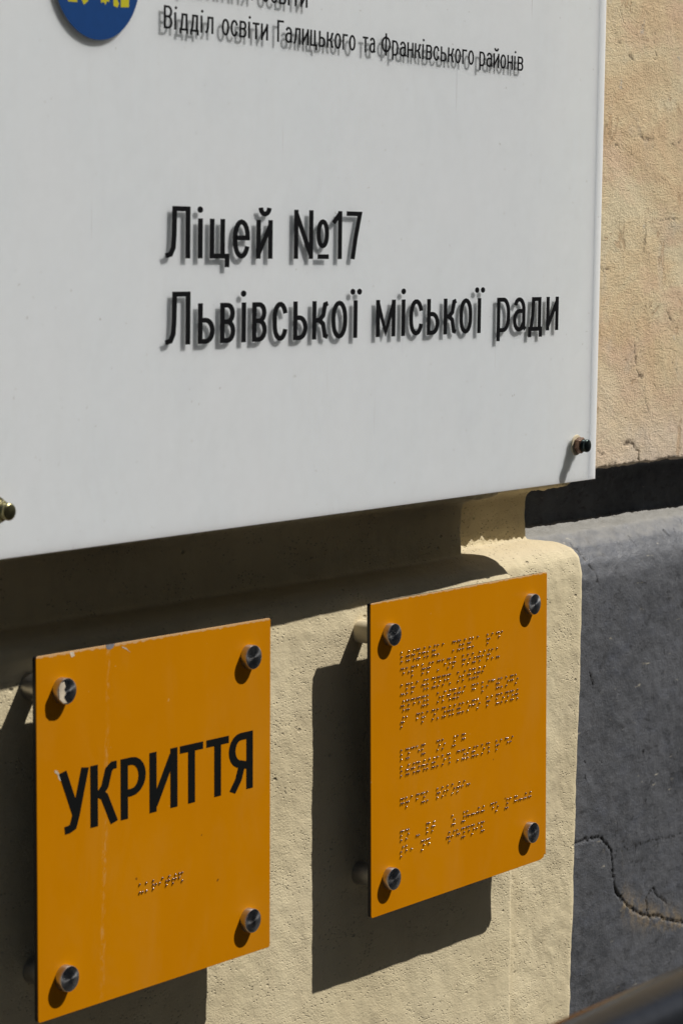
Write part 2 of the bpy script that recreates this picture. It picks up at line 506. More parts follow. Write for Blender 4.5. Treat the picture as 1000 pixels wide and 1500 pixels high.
def sweep(name, profile, front_y, xs, xc, kx, rad, back_y, mat, rough, lipz, step=2.0, smooth_it=1, lean=0.0, amp=0.7, crumb=1.6, seed=0.0):
    """moulded render: profile (t, z) swept along the front and round the right-hand corner"""
    P = smooth_profile(dens(profile, step), smooth_it)
    nP = len(P)
    rows = []
    arc_n = 10
    for (t, z) in P:
        c = xc - kx * t + lean * min(0.0, z - 180)
        y = front_y + t
        r = rad if t < 8 else max(4.0, rad - t * 0.3)
        cols = [(x * (c - r - xs[0]) / (xs[-1] - xs[0]) + (xs[0] - xs[0] * (c - r - xs[0]) / (xs[-1] - xs[0])), y) for x in xs]
        for k in range(1, arc_n + 1):
            a = math.pi / 2 * k / arc_n
            cols.append((c - r + r * math.sin(a), y + r - r * math.cos(a)))
        nb = 8
        for k in range(1, nb + 1):
            cols.append((c, y + r + (back_y - y - r) * k / nb))
        rows.append([(cx, cy, z) for cx, cy in cols])
    A = np.array(rows)                              # nP x nC x 3
    du = np.gradient(A, axis=1)
    dv = np.gradient(A, axis=0)
    N = np.cross(du, dv)
    N /= np.linalg.norm(N, axis=2, keepdims=True) + 1e-9
    if N[nP // 2, 2, 1] > 0:
        N = -N
    pts = A.reshape(-1, 3)
    d = amp * 1.6 * fbm(pts + seed, 34.0, 4) + amp * 0.6 * fbm(pts + 100 + seed, 7.0, 3)
    for lz, wdt in lipz:
        wgt = np.exp(-((pts[:, 2] - lz) / wdt) ** 2)
        d += wgt * crumb * (1.0 if lz > 250 else 0.2) * (fbm(pts + 300, 4.0, 3, 0.7) + 0.6 * fbm(pts + 400, 14.0, 2))
    pts = pts + N.reshape(-1, 3) * d[:, None]
    for lz, wdt in lipz:
        wgt = np.exp(-((A.reshape(-1, 3)[:, 2] - lz) / (wdt * 1.3)) ** 2)
        pts[:, 2] += wgt * crumb * (0.9 if lz > 250 else 0.15) * (fbm(A.reshape(-1, 3) * [1, 1, 0.3] + 700, 6.0, 4, 0.65))
    nC = A.shape[1]
    f = []
    for i in range(nP - 1):
        for j in range(nC - 1):
            a = i * nC + j
            f.append((a, a + nC, a + nC + 1, a + 1))
    me = mesh_pd(name, pts * MM + np.array([0, 0, 0.85]), f)
    return me, pts, nP, nC

def xs_range(a, b, fine_a, step):
    out = list(np.arange(a, fine_a, 20.0)) + list(np.arange(fine_a, b, step))
    out.append(b)
    return out

PROF_P = [(5, 1500), (5, 900), (5, 420), (5, 271.5), (5.5, 269), (8, 266), (15, 264.5), (24, 263), (27, 259), (27.5, 240), (27, 223), (26.5, 220.8),
          (20, 219.6), (11, 217), (5, 213), (1.5, 206), (0, 192), (0, 100), (0, -100), (0, -420), (0, -850)]
pil = thing('pilaster', '', '')
del pil['label'], pil['category']
pil.parent = wall
# outer layer
OUT_P = [(t, z + (2.5 if z < 250 else 0)) if z > 150 else (t, z) for t, z in PROF_P]
me, *_ = sweep('pilaster_layer', OUT_P, 15, xs_range(440, 662, 470, 2.0), 663, 1.75, 12, 112, CREAM, 0, [(268, 5.0), (226, 3.0)], lean=0.034, crumb=2.4, amp=0.9, seed=40)
link('outer_layer', me, CREAM, pil, smooth=True)
# inner, proud layer that carries the plates
me, *_ = sweep('pilaster_panel', PROF_P, 0, xs_range(-400, 536, -60, 2.0), 537, 1.15, 9, 30, CREAM, 0, [(268, 5.0), (222, 2.0)], lean=-0.01, crumb=1.6, amp=0.65)
link('panel', me, CREAM, pil, smooth=True)

# main wall, upper render
def flat_sheet(name, P, front_y, xs, lipz, amp, crumb, seed, mat, cracks=None, step=1.5, sm=3, parent=None, hi=420):
    Pp = smooth_profile(dens(P, step, hi), sm)
    xs = np.array(xs, float)
    X, T = np.meshgrid(xs, np.arange(len(Pp)))
    A = np.stack([X, front_y + Pp[T, 0], Pp[T, 1]], -1)
    dv = np.gradient(A, axis=0)
    N = np.stack([np.zeros_like(X), -np.abs(dv[..., 2]), -np.sign(1) * dv[..., 1] * np.sign(dv[..., 2]) * -1], -1)
    # outward normal: perpendicular to (dy,dz), pointing to -y
    dy, dz = dv[..., 1], dv[..., 2]
    N = np.stack([np.zeros_like(X), dz, -dy], -1)
    N /= np.linalg.norm(N, axis=2, keepdims=True) + 1e-9
    pts = A.reshape(-1, 3)
    Nn = N.reshape(-1, 3)
    base = pts.copy()
    d = amp * 2.0 * fbm(pts + seed, 45.0, 4) + amp * 0.7 * fbm(pts + 100 + seed, 9.0, 3)
    for lz, wdt in lipz:
        wgt = np.exp(-((base[:, 2] - lz) / wdt) ** 2)
        d += wgt * crumb * (0.6 if lz > 250 else 0.5) * fbm(pts + 300, 5.0, 3, 0.7)
    ck = np.zeros(len(pts)); bare = np.zeros(len(pts))
    if cracks:
        wob = np.stack([fbm(base + 900, 5.0, 4, 0.7), fbm(base + 1300, 5.0, 4, 0.7)], -1) * 3.4
        q = base[:, [0, 2]] + wob
        for poly, wd, dep, bmax in cracks:
            dist = np.full(len(pts), 1e9)
            ww = np.zeros(len(pts))
            for k, (a, b) in enumerate(zip(poly[:-1], poly[1:])):
                a = np.array(a, float); b = np.array(b, float)
                u = np.clip(((q - a) @ (b - a)) / ((b - a) @ (b - a)), 0, 1)
                dd = np.linalg.norm(q - a - u[:, None] * (b - a), axis=1)
                dist = np.minimum(dist, dd)
            g_ = np.exp(-(dist / wd) ** 2)
            d -= g_ * dep
            ck = np.maximum(ck, np.clip(g_ * 1.5 - 0.25, 0, 1))
            if bmax:
                above = (q[:, 1] > -150) & (q[:, 0] > 800)
                bare = np.maximum(bare, np.exp(-(dist / 11.0) ** 2) * above)
    pts = pts + Nn * d[:, None]
    for lz, wdt in lipz:
        wgt = np.exp(-((base[:, 2] - lz) / (wdt * 1.4)) ** 2)
        pts[:, 2] += wgt * crumb * (0.9 if lz > 250 else 0.6) * fbm(base * [1, 1, 0.2] + 700, 9.0, 5, 0.7)
    nC = len(xs)
    idx = np.arange(len(Pp) * nC).reshape(len(Pp), nC)
    f = np.stack([idx[:-1, :-1], idx[1:, :-1], idx[1:, 1:], idx[:-1, 1:]], -1).reshape(-1, 4).tolist()
    me = mesh_pd(name, pts * MM + np.array([0, 0, 0.85]), f)
    if cracks:
        at = me.attributes.new('crack', 'FLOAT', 'POINT'); at.data.foreach_set('value', ck)
        at = me.attributes.new('bare', 'FLOAT', 'POINT'); at.data.foreach_set('value', bare)
    return link(name, me, mat, parent, smooth=True)

def xr(a, f0, f1, b, step):
    return list(np.arange(a, f0, 60.0)) + list(np.arange(f0, f1, step)) + list(np.arange(f1, b, 60.0)) + [b]

PEACH_P = [(0, 2600), (0, 1500), (0, 720), (0, 420), (0, 276), (0.2, 270), (1.2, 267.8), (5, 267.2), (14, 266.5), (30, 266)]
# profile for the sheet must run down; the peach part ends on the soffit of the groove
PCR = [([(819, 287), (830, 287), (836, 282), (843, 278), (844, 270)], 0.94, 0.90, 0),
       ([(776, 281), (782, 279), (786, 276)], 0.79, 0.70, 0),
       ([(833, 370), (836, 355), (841, 344), (849, 342)], 0.72, 0.60, 0),
       ([(778, 434), (784, 433), (793, 434)], 0.72, 0.60, 0),
       ([(859, 637), (859, 621), (863, 611)], 0.50, 0.40, 0),
       ([(799, 621), (807, 621)], 0.79, 0.60, 0),
       ([(817, 612), (825, 610)], 0.86, 0.65, 0),
       ([(794, 536), (800, 537), (807, 536)], 0.58, 0.40, 0),
       ([(887, 397), (891, 392), (898, 389)], 0.65, 0.50, 0),
       ([(851, 337), (853, 319), (860, 307)], 0.43, 0.25, 0),
       ([(900, 353), (906, 344)], 0.65, 0.40, 0),
       ([(849, 477), (849, 462), (846, 448)], 0.43, 0.30, 0),
       ([(838, 548), (844, 542), (859, 544)], 0.72, 0.50, 0),
       ([(892, 540), (912, 545)], 0.43, 0.25, 0),
       ([(867, 476), (902, 478)], 0.36, 0.20, 0)]
flat_sheet('upper_render', PEACH_P, 76, xr(-3000, 640, 985, 4200, 1.5), [(268, 3.0)], 0.45, 2.6, 5, PEACH, cracks=PCR, parent=wall, sm=1, hi=720)
GREY_P = [(22, 266.6), (30, 265.5), (43, 264), (44, 260), (44, 230), (42, 222), (36, 219.5), (26, 215), (14, 203), (5, 190), (1, 178), (0, 160), (0, 0), (0, -420), (0, -850)]
CR = [([(700, -39), (729.6, -39.6), (758, -41), (772, -47), (783.9, -59), (786.6, -78.5), (791.6, -96), (807.9, -109.6), (831, -122), (846.7, -128), (867, -133), (885, -140), (930, -152)], 0.8, 2.0, 1),
      ([(791, -60), (830, -61), (870, -63), (920, -66)], 0.5, 0.25, 0),
      ([(846, -126), (843, -112), (855, -104), (862, -112), (880, -122)], 0.8, 1.1, 0),
      
      ([(702, 176), (704, 160), (709, 150)], 0.7, 0.8, 0),
      
      ([(745, 100), (750, 88)], 0.8, 1.0, 0),
      
      ([(741, 205), (752, 186), (756, 176)], 0.8, 0.9, 0)]
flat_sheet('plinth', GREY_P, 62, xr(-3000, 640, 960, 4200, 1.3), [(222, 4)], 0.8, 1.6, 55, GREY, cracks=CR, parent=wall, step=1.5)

# ------------------------------------------------------------------ small shape builders (local plane: x right, z up, -y towards the viewer)
def prism(name, pts, y0, y1, bev=0.0):
    """outline in mm (x, z) extruded from y0 (front, smaller) to y1"""
    bm = bmesh.new()
    fr = [bm.verts.new((x * MM, y0 * MM, z * MM)) for x, z in pts]
    f = bm.faces.new(fr)
    r = bmesh.ops.extrude_face_region(bm, geom=[f])
    vs = [e for e in r['geom'] if isinstance(e, bmesh.types.BMVert)]
    bmesh.ops.translate(bm, verts=vs, vec=(0, (y1 - y0) * MM, 0))
    if bev:
        bmesh.ops.recalc_face_normals(bm, faces=bm.faces)
        ed = [e for e in bm.edges if abs(e.verts[0].co.y - y0 * MM) < 1e-7 and abs(e.verts[1].co.y - y0 * MM) < 1e-7]
        bmesh.ops.bevel(bm, geom=ed, offset=bev * MM, segments=2, profile=0.5, affect='EDGES')
    return bm_mesh(name, bm)

def rounded(w_, h_, r, n=5, chip=None):
    out = []
    for cx, cz, a0 in ((w_ / 2 - r, h_ / 2 - r, 0), (-w_ / 2 + r, h_ / 2 - r, 90), (-w_ / 2 + r, -h_ / 2 + r, 180), (w_ / 2 - r, -h_ / 2 + r, 270)):
        for k in range(n + 1):
            a = math.radians(a0 + 90 * k / n)
            out.append((cx + r * math.cos(a), cz + r * math.sin(a)))
    return out

def lathe_y(name, prof, n=48):
    """profile (radius, y) in mm turned round the y axis, closed at both ends"""
    bm = bmesh.new()
    rings = []
    for r, y in prof:
        if r < 1e-6:
            rings.append([bm.verts.new((0, y * MM, 0))])
        else:
            rings.append([bm.verts.new((r * MM * math.cos(2 * math.pi * k / n), y * MM, r * MM * math.sin(2 * math.pi * k / n))) for k in range(n)])
    for a, b in zip(rings[:-1], rings[1:]):
        for k in range(n):
            q = [a[k % len(a)], a[(k + 1) % len(a)], b[(k + 1) % len(b)], b[k % len(b)]]
            u = []
            for v_ in q:
                if v_ not in u:
                    u.append(v_)
            if len(u) > 2:
                bm.faces.new(u)
    me = bm_mesh(name, bm)
    return me

def shade(me, ang=35):
    me.polygons.foreach_set('use_smooth', [True] * len(me.polygons))
    try:
        me.set_sharp_from_angle(angle=math.radians(ang))
    except Exception:
        pass
    return me

# ------------------------------------------------------------------ stroke lettering
def arc(cx, cz, rx, rz, a0, a1, n=10):
    return [(cx + rx * math.cos(math.radians(a0 + (a1 - a0) * k / n)), cz + rz * math.sin(math.radians(a0 + (a1 - a0) * k / n))) for k in range(n + 1)]

def glyph(ch, W, H, X, sx, sz):
    """strokes (polylines of stroke centre lines, mm). W glyph width, H cap height, X x-height"""
    a, b = sx / 2, sz / 2
    l, r, m = a, W - a, W / 2
    S = []
    def bowl(x0, x1, z0, z1):      # right-hand bowl that starts and ends on the stem
        rz = (z1 - z0) / 2
        rx = min(rz, (x1 - x0) * 0.75)
        return [(x0, z1), (x1 - rx, z1)] + arc(x1 - rx, z0 + rz, rx, rz, 90, -90)[1:-1] + [(x1 - rx, z0), (x0, z0)]
    def oval(x0, x1, z0, z1):
        rx = (x1 - x0) / 2
        rz = min((z1 - z0) / 2, rx * 1.15 * 1.3)
        cx = (x0 + x1) / 2
        p = arc(cx, z1 - rz, rx, rz, 0, 180) + arc(cx, z0 + rz, rx, rz, 180, 360)
        return p + [p[0]]
    if ch == 'Л':
        S = [[(r, 0), (r, H - b), (W * 0.36, H - b), (W * 0.345, H * 0.45), (W * 0.31, H * 0.2), (W * 0.2, b * 1.6), (0, b)]]
    elif ch in 'іi':
        S = [[(l, 0), (l, X)]]
        S.append('dot', ) if False else None
        S = [s_ for s_ in S if s_]
        S.append(('dot', m, H - b * 1.15))
    elif ch == 'ї':
        S = [[(m, 0), (m, X)], ('dot', m - sx * 0.72, H - b), ('dot', m + sx * 0.95, H - b)]
    elif ch == 'ц':
        rr = W - sx * 1.0
        S = [[(l, X), (l, b), (W - a, b), (W - a, -H * 0.17)], [(rr - a, X), (rr - a, b)]]
    elif ch in 'ео':
        S = []
        if ch == 'о':
            S = [oval(l, r, b, X - b)]
        else:
            rx = (r - l) / 2; rz = rx * 1.5
            S = [[(l, X * 0.53), (r, X * 0.53), (r, X - b - rz)] + arc(m, X - b - rz, rx, rz, 0, 180)[1:] + arc(m, b + rz, rx, rz, 180, 340, 12)]
    elif ch == 'с':
        rx = (r - l) / 2; rz = rx * 1.5
        S = [arc(m, X - b - rz, rx, rz, 18, 180) + arc(m, b + rz, rx, rz, 180, 342)]
    elif ch == 'а':
        rx = (r - l) / 2; rz = rx * 1.2
        S = [[(l + W * 0.05, X - b - rz * 0.55)] + arc(m, X - b - rz, rx, rz, 125, 0)[0:] + [(r, b * 2.2), (W + sx * 0.05, b)],
             [(r, X * 0.60), (m, X * 0.60)] + arc(m, X * 0.30 + b * 0.5, rx, X * 0.30 - b * 0.5, 90, 270)[1:] + [(m + rx * 0.5, b * 1.4), (r, X * 0.28)]]
    elif ch in 'йи':
        S = [[(l, X), (l, 0)], [(l, b * 2), (r, X - b * 2)], [(r, X), (r, 0)]]
        if ch == 'й':
            S.append(arc(W * 0.52, H * 1.02, W * 0.26, H * 0.125, 180, 360))
    elif ch == 'N':
        S = [[(l, 0), (l, H)], [(l, H - b * 1.5), (r, b * 1.5)], [(r, H), (r, 0)]]
    elif ch == 'o':      # raised o of the number sign with its bar
        S = [oval(l, r, H * 0.27, H * 0.77), [(W * 0.1, b), (W * 1.0, b)]]
    elif ch == '1':
        S = [[(0, H * 0.75), (r - sx * 0.1, H - b * 1.2)], [(r, 0), (r, H)]]
    elif ch == '7':
        S = [[(0, H - b), (r, H - b), (W * 0.60, H * 0.45), (W * 0.42, 0)]]
    elif ch == 'ь':
        S = [[(l, 0), (l, X)], bowl(l, r, b, X * 0.58)]
    elif ch == 'в':
        S = [[(l, 0), (l, X)], bowl(l, r, b, X * 0.53), bowl(l, r - sx * 0.12, X * 0.53, X - b)]
    elif ch == 'к':
        S = [[(l, 0), (l, X)], [(l, X * 0.5), (W * 0.45, X * 0.5), (W * 0.70, X * 0.62), (W * 0.82, X - b * 1.5), (W, X - b)],
             [(W * 0.45, X * 0.5), (W * 0.70, X * 0.40), (W * 0.82, b * 1.5), (W, b)]]
    elif ch == 'м':
        S = [[(l, 0), (l, X)], [(l, X - b * 1.5), (m, b * 2.2), (r, X - b * 1.5)], [(r, X), (r, 0)]]
    elif ch == 'р':
        S = [[(l, -H * 0.2), (l, X)], [(l, X - b)] + [(m, X - b)] + arc(m, X - b - (r - m) * 1.4, r - m, (r - m) * 1.4, 90, 0)[1:] + arc(m, b + (r - m) * 1.4, r - m, (r - m) * 1.4, 0, -90) + [(l, b)]]
    elif ch == 'д':
        S = [[(W * 0.02 + a, -H * 0.14), (W * 0.02 + a, b), (W - a, b), (W - a, -H * 0.14)], [(W * 0.22, b), (W * 0.32, X * 0.45), (W * 0.36, X - b), (W * 0.80, X - b), (W * 0.80, b)]]
    elif ch == 'л':
        S = [[(r, 0), (r, X - b), (W * 0.38, X - b), (W * 0.33, X * 0.35), (W * 0.2, b * 1.3), (0, b)]]
    elif ch == 'т':
        S = [[(0, X - b), (W, X - b)], [(m, X - b), (m, 0)]]
    elif ch == 'н':
        S = [[(l, 0), (l, X)], [(r, 0), (r, X)], [(l, X * 0.5), (r, X * 0.5)]]
    elif ch == 'г':
        S = [[(l, 0), (l, X - b), (W, X - b)]]
    elif ch == 'я':
        S = [[(r, 0), (r, X)], [(r, X - b), (m, X - b)] + arc(m, X * 0.72, m - l, X * 0.28 - b, 90, 270)[1:] + [(r, X * 0.44)], [(m, X * 0.44), (l, 0)]]
    elif ch == 'п':
        S = [[(l, 0), (l, X - b), (r, X - b), (r, 0)]]
    elif ch == 'В':
        S = [[(l, 0), (l, H)], bowl(l, r, b, H * 0.53), bowl(l, r - sx * 0.2, H * 0.53, H - b)]
    elif ch == 'Г':
        S = [[(l, 0), (l, H - b), (W, H - b)]]
    elif ch == 'Ф':
        S = [[(m, -H * 0.04), (m, H * 1.04)], oval(l, r, H * 0.16, H * 0.84)]
    elif ch == 'У':
        S = [[(l * 0.8, H), (W * 0.56, H * 0.30)], [(W - l * 0.8, H), (W * 0.56, H * 0.26), (W * 0.46, H * 0.09), (W * 0.32, b), (W * 0.17, b * 0.9)]]
    elif ch == 'К':
        S = [[(l, 0), (l, H)], [(l, H * 0.52), (W * 0.36, H * 0.52), (W * 0.52, H * 0.62), (W * 0.66, H * 0.88), (W * 0.80, H - b), (W * 0.95, H - b)],
             [(W * 0.34, H * 0.52), (W * 0.50, H * 0.46), (W - a * 1.05, 0)]]
    elif ch == 'Р':
        S = [[(l, 0), (l, H)], bowl(l, r, H * 0.42, H - b)]
    elif ch == 'И':
        S = [[(l, 0), (l, H)], [(l + a * 0.3, b * 1.8), (r - a * 0.3, H - b * 1.8)], [(r, H), (r, 0)]]
    elif ch == 'Т':
        S = [[(0, H - b), (W, H - b)], [(m, H - b), (m, 0)]]
    elif ch == 'Я':
        S = [[(r, 0), (r, H)], [(r, H - b), (m, H - b)] + arc(m, H * 0.70, m - l, H * 0.30 - b, 90, 270)[1:] + [(r, H * 0.40)], [(W * 0.52, H * 0.40), (W * 0.40, H * 0.2), (l * 1.1, 0)]]
    return S

def stroke_geo(bm, strokes, ox, oz, sx, sz, yf, yb):
    """ribbons of width sx across / sz for horizontals, from yf (front) to yb"""
    k = sz / sx
    hw = sz / 2
    for si, s_ in enumerate(strokes):
        yf -= 0.015
        if s_[0] == 'dot':
            _, x, z = s_
            n = 14
            ring = [(x + sx * 0.60 * math.cos(2 * math.pi * i / n), z + sz * 0.66 * math.sin(2 * math.pi * i / n)) for i in range(n)]
            add_poly(bm, ring, ox, oz, yf, yb)
            continue
        P = [Vector((x * k, z)) for x, z in s_]
        Q = [P[0]]
        for p in P[1:]:
            if (p - Q[-1]).length > 1e-4:
                Q.append(p)
        P = Q
        closed = (P[0] - P[-1]).length < 1e-3
        if closed:
            P = P[:-1]
        n = len(P)
        Lf, Rt = [], []
        for i in range(n):
            if closed:
                d0 = (P[i] - P[i - 1]).normalized(); d1 = (P[(i + 1) % n] - P[i]).normalized()
            else:
                d0 = (P[i] - P[i - 1]).normalized() if i else None
                d1 = (P[i + 1] - P[i]).normalized() if i < n - 1 else None
                d0 = d0 or d1; d1 = d1 or d0
            n0 = Vector((-d0.y, d0.x)); n1 = Vector((-d1.y, d1.x))
            mi = (n0 + n1)
            mi = mi.normalized() if mi.length > 1e-6 else n0
            c = max(0.45, mi.dot(n0))
            Lf.append(P[i] + mi * hw / c); Rt.append(P[i] - mi * hw / c)
        rng = range(n if closed else n - 1)
        vl = [[bm.verts.new(((ox + p.x / k) * MM, y * MM, (oz + p.y) * MM)) for p in Lf] for y in (yf, yb)]
        vr = [[bm.verts.new(((ox + p.x / k) * MM, y * MM, (oz + p.y) * MM)) for p in Rt] for y in (yf, yb)]
        for i in rng:
            j = (i + 1) % n
            bm.faces.new((vl[0][i], vl[0][j], vr[0][j], vr[0][i]))
            bm.faces.new((vl[0][i], vl[1][i], vl[1][j], vl[0][j]))
            bm.faces.new((vr[0][i], vr[0][j], vr[1][j], vr[1][i]))
        if not closed:
            for i in (0, n - 1):
                bm.faces.new((vl[0][i], vr[0][i], vr[1][i], vl[1][i]))

def add_poly(bm, ring, ox, oz, yf, yb):
    a = [bm.verts.new(((ox + x) * MM, yf * MM, (oz + z) * MM)) for x, z in ring]
    b = [bm.verts.new(((ox + x) * MM, yb * MM, (oz + z) * MM)) for x, z in ring]
    bm.faces.new(a)
    n = len(ring)
    for i in range(n):
        bm.faces.new((a[i], a[(i + 1) % n], b[(i + 1) % n], b[i]))

def lettering(parent, name, items, base, H, X, sx, sz, yf, yb, mat, each=True, label=None):
    """items: (character, x0, x1); every letter its own part, or one part for a whole small word"""
    bm = None
    for ch, x0, x1 in items:
        if bm is None:
            bm = bmesh.new()
        stroke_geo(bm, glyph(ch, x1 - x0, H, X, sx, sz), x0, base, sx, sz, yf, yb)
        if each:
            me = bpy.data.meshes.new(name); bm.to_mesh(me); bm.free(); bm = None
            link(name, me, mat, parent)
    if bm is not None:
        me = bpy.data.meshes.new(name); bm.to_mesh(me); bm.free()
        link(name, me, mat, parent, label=label)

# ------------------------------------------------------------------ white school sign
def rotv(v):
    v = Vector(v)
    return Matrix.Rotation(v.length, 4, v.normalized())
SIGN_M = Matrix.Translation(Vector((0.59188201, -0.034, 0.27726133))) @ rotv((0.01372392, -0.00233202, 0.01906419))
sign = thing('school_sign', 'large white acrylic name sign with black lettering and round blue emblem, above the amber plates', 'sign', SIGN_M)
W_, H_ = 681.0, 440.0
# local origin: lower right corner of the clear front face
XR, ZB = 2.4, -1.2
link('clear_cover', prism('clear_cover', [(-W_, ZB), (XR, ZB), (XR, H_), (-W_, H_)], 0, 1.2, 0.2), CLEAR, sign)
link('white_backing', prism('white_backing', [(-W_ + 2.5, ZB + 0.3), (-6.6, ZB + 0.3), (-6.6, H_ - 2), (-W_ + 2.5, H_ - 2)], 1.8, 11.0, 0.0), BACK, sign)
link('edge_strip', prism('edge_strip', [(-6.45, ZB + 0.3), (XR - 0.3, ZB + 0.3), (XR - 0.3, H_ - 2), (-6.45, H_ - 2)], 1.8, 11.0, 0.2), BACK, sign)
BASE1, BASE2 = 162.8, 112.2
row1 = [('Л', -502.4, -479.8), ('і', -472.7, -468.8), ('ц', -461.7, -442.9), ('е', -439.6, -423.1), ('й', -416.8, -400.6), ('N', -378.8, -358.9), ('o', -355.3, -342.2), ('1', -337.5, -328.2), ('7', -323.4, -306.6)]
row2 = [('Л', -502.1, -479.3), ('ь', -472.2, -456.4), ('в', -451.3, -436.6), ('і', -430.6, -427.0), ('в', -420.2, -405.5), ('с', -399.8, -384.3), ('ь', -378.7, -363.8), ('к', -358.9, -342.4), ('о', -338.5, -321.4), ('ї', -314.1, -310.6),
        ('м', -289.4, -267.1), ('і', -260.2, -255.9), ('с', -251.1, -234.5), ('ь', -230.1, -215.1), ('к', -210.0, -194.7), ('о', -190.5, -174.5), ('ї', -167.9, -163.3), ('р', -142.9, -125.5), ('а', -121.7, -105.1), ('д', -101.5, -82.1), ('и', -76.7, -59.7)]
YF, YB = -0.12, 0.01
lettering(sign, 'letter', row1, BASE1, 30.4, 23.6, 4.4, 2.95, YF, YB, INK)
lettering(sign, 'letter', row2, BASE2, 31.2, 24.2, 4.4, 2.95, YF, YB, INK)
ADV = {'і': 0.42, 'ї': 0.5, 'м': 1.3, 'Ф': 1.45, 'В': 1.1, 'Г': 0.95, 'У': 1.15, 'ц': 1.08, 'д': 1.15, 'и': 1.02, 'й': 1.02, 'т': 0.95, 'г': 0.82, 'л': 1.05, 'я': 0.98}
def word(txt, x0, x1, gap):
    adv = [ADV.get(c, 1.0) for c in txt]
    unit = (x1 - x0 - gap * (len(txt) - 1)) / sum(adv)
    out = []; x = x0
    for c, a in zip(txt, adv):
        out.append((c, x, x + a * unit)); x += a * unit + gap
    return out
for txt, a, b in (('Відділ', -505.0, -459.7), ('освіти', -451.7, -407.1), ('Галицького', -397.9, -316.3), ('та', -308.3, -294.7), ('Франківського', -287.6, -178.2), ('районів', -171.5, -114.9)):
    lettering(sign, 'word', word(txt, a, b, 1.5), 294.5, 13.2, 9.9, 1.8, 1.3, YF, YB, INK, each=False)
for txt, a, b in (('Управління', -509.0, -422.0), ('освіти', -413.5, -367.6)):
    lettering(sign, 'word', word(txt, a, b, 1.5), 317.3, 13.2, 9.9, 1.8, 1.3, YF, YB, INK, each=False)
# emblem
EC, EZ, ER = -562.5, 320.0, 36.3
emb = link('emblem', prism('emblem', [(EC + ER * math.cos(2 * math.pi * k / 96), EZ + ER * math.sin(2 * math.pi * k / 96)) for k in range(96)], -0.14, 0.0), BLUE, sign)
bm = bmesh.new()
def star_gear(cx, cz, r0, r1, n):
    return [(cx + (r1 if k % 2 else r0) * math.cos(math.pi * k / n), cz + (r1 if k % 2 else r0) * math.sin(math.pi * k / n)) for k in range(2 * n)]
for ring in ([(-586.5, 302.8), (-579, 303.0), (-579, 322), (-582.5, 326), (-586.5, 322)],
             [(-575.5, 305), (-573.5, 302), (-570, 304.5), (-569.5, 330), (-572.5, 335), (-575.5, 330)],
             star_gear(-556.5, 309.0, 5.6, 4.0, 9),
             [(-548.8, 303.6), (-545.5, 302.8), (-544, 305), (-546, 307.5), (-544, 310), (-544.5, 330), (-547, 334), (-549.5, 330)],
             [(-542.6, 303.2), (-535.6, 303.8), (-535.6, 322), (-539, 326), (-542.6, 322)]):
    add_poly(bm, ring, 0, 0, -0.2, -0.139)
for k in range(4):
    x = -557.5 + 1.2 * k
me = bpy.data.meshes.new('emblem_figures'); bm.to_mesh(me); bm.free()
link('emblem_figures', me, YPRINT, emb)

def hexring(r):
    return [(r * math.cos(math.pi / 3 * k + 0.35), r * math.sin(math.pi / 3 * k + 0.35)) for k in range(6)]
def bolt(x, z, mn, ms, label):
    wm = shade(lathe_y('washer', [(0, -0.2), (7.4, -0.2), (7.8, -0.4), (7.4, -1.2), (6.2, -1.5), (0, -1.5)][::-1]))
    b = link('bolt', shade(lathe_y('bolt', [(0, -11.0), (3.7, -10.9), (4.5, -10.5), (4.8, -9.9), (4.8, -8.8), (4.2, -8.1), (4.55, -7.6), (4.2, -7.1), (4.55, -6.6), (4.2, -6.1), (4.4, -1), (4.4, 30), (0, 30)]), 40), ms, sign, (x * MM, 0, z * MM), label=label)
    link('washer', wm, PSPACER if mn == BROWN else mn, b)
    link('nut', prism('nut', hexring(6.0), -6.3, -1.5, 0.7), mn, b)
bolt(-30.5, 26.6, BROWN, DARKST, 'dark bolt with a brown hexagonal nut')
bolt(-643.5, 26.4, BRASS, BRASS, 'yellowish plated bolt and nut')
for x in (-36.8, -643.5):
    link('bolt', shade(lathe_y('bolt', [(0, -9), (3.7, -8.6), (4.4, -7.8), (4.4, 30), (0, 30)]), 40), BRASS, sign, (x * MM, 0, (H_ - 26.5) * MM))

# ------------------------------------------------------------------ amber plates
BR = dict(zip('абвгдежзиійклмнопрстуфхцчшщьюяїє', ['1', '12', '2456', '1245', '145', '15', '245', '1356', '24', '13456', '12346', '13', '123', '134', '1345', '135', '1234', '1235', '234', '2345', '136', '124', '125', '14', '12345', '156', '1346', '23456', '1256', '1246', '1456', '345']))
BR.update({'#': '3456', ':': '25', '-': '36', ',': '2', '.': '256', '1': '1', '7': '1245', '8': '125', '0': '245'})
def dome_into(V, Fc, x, z, y, r, h):
    n = 8
    b0 = len(V)
    for (rr, yy) in ((1.0, 0.0), (0.94, 0.45), (0.66, 0.82)):
        for k in range(n):
            V.append(((x + r * rr * math.cos(2 * math.pi * k / n)) * MM, (y - h * yy) * MM, (z + r * rr * math.sin(2 * math.pi * k / n)) * MM))
    V.append((x * MM, (y - h) * MM, z * MM))
    for a in range(2):
        for k in range(n):
            Fc.append((b0 + a * n + k, b0 + a * n + (k + 1) % n, b0 + (a + 1) * n + (k + 1) % n, b0 + (a + 1) * n + k))
    for k in range(n):
        Fc.append((b0 + 2 * n + k, b0 + 2 * n + (k + 1) % n, b0 + 3 * n))
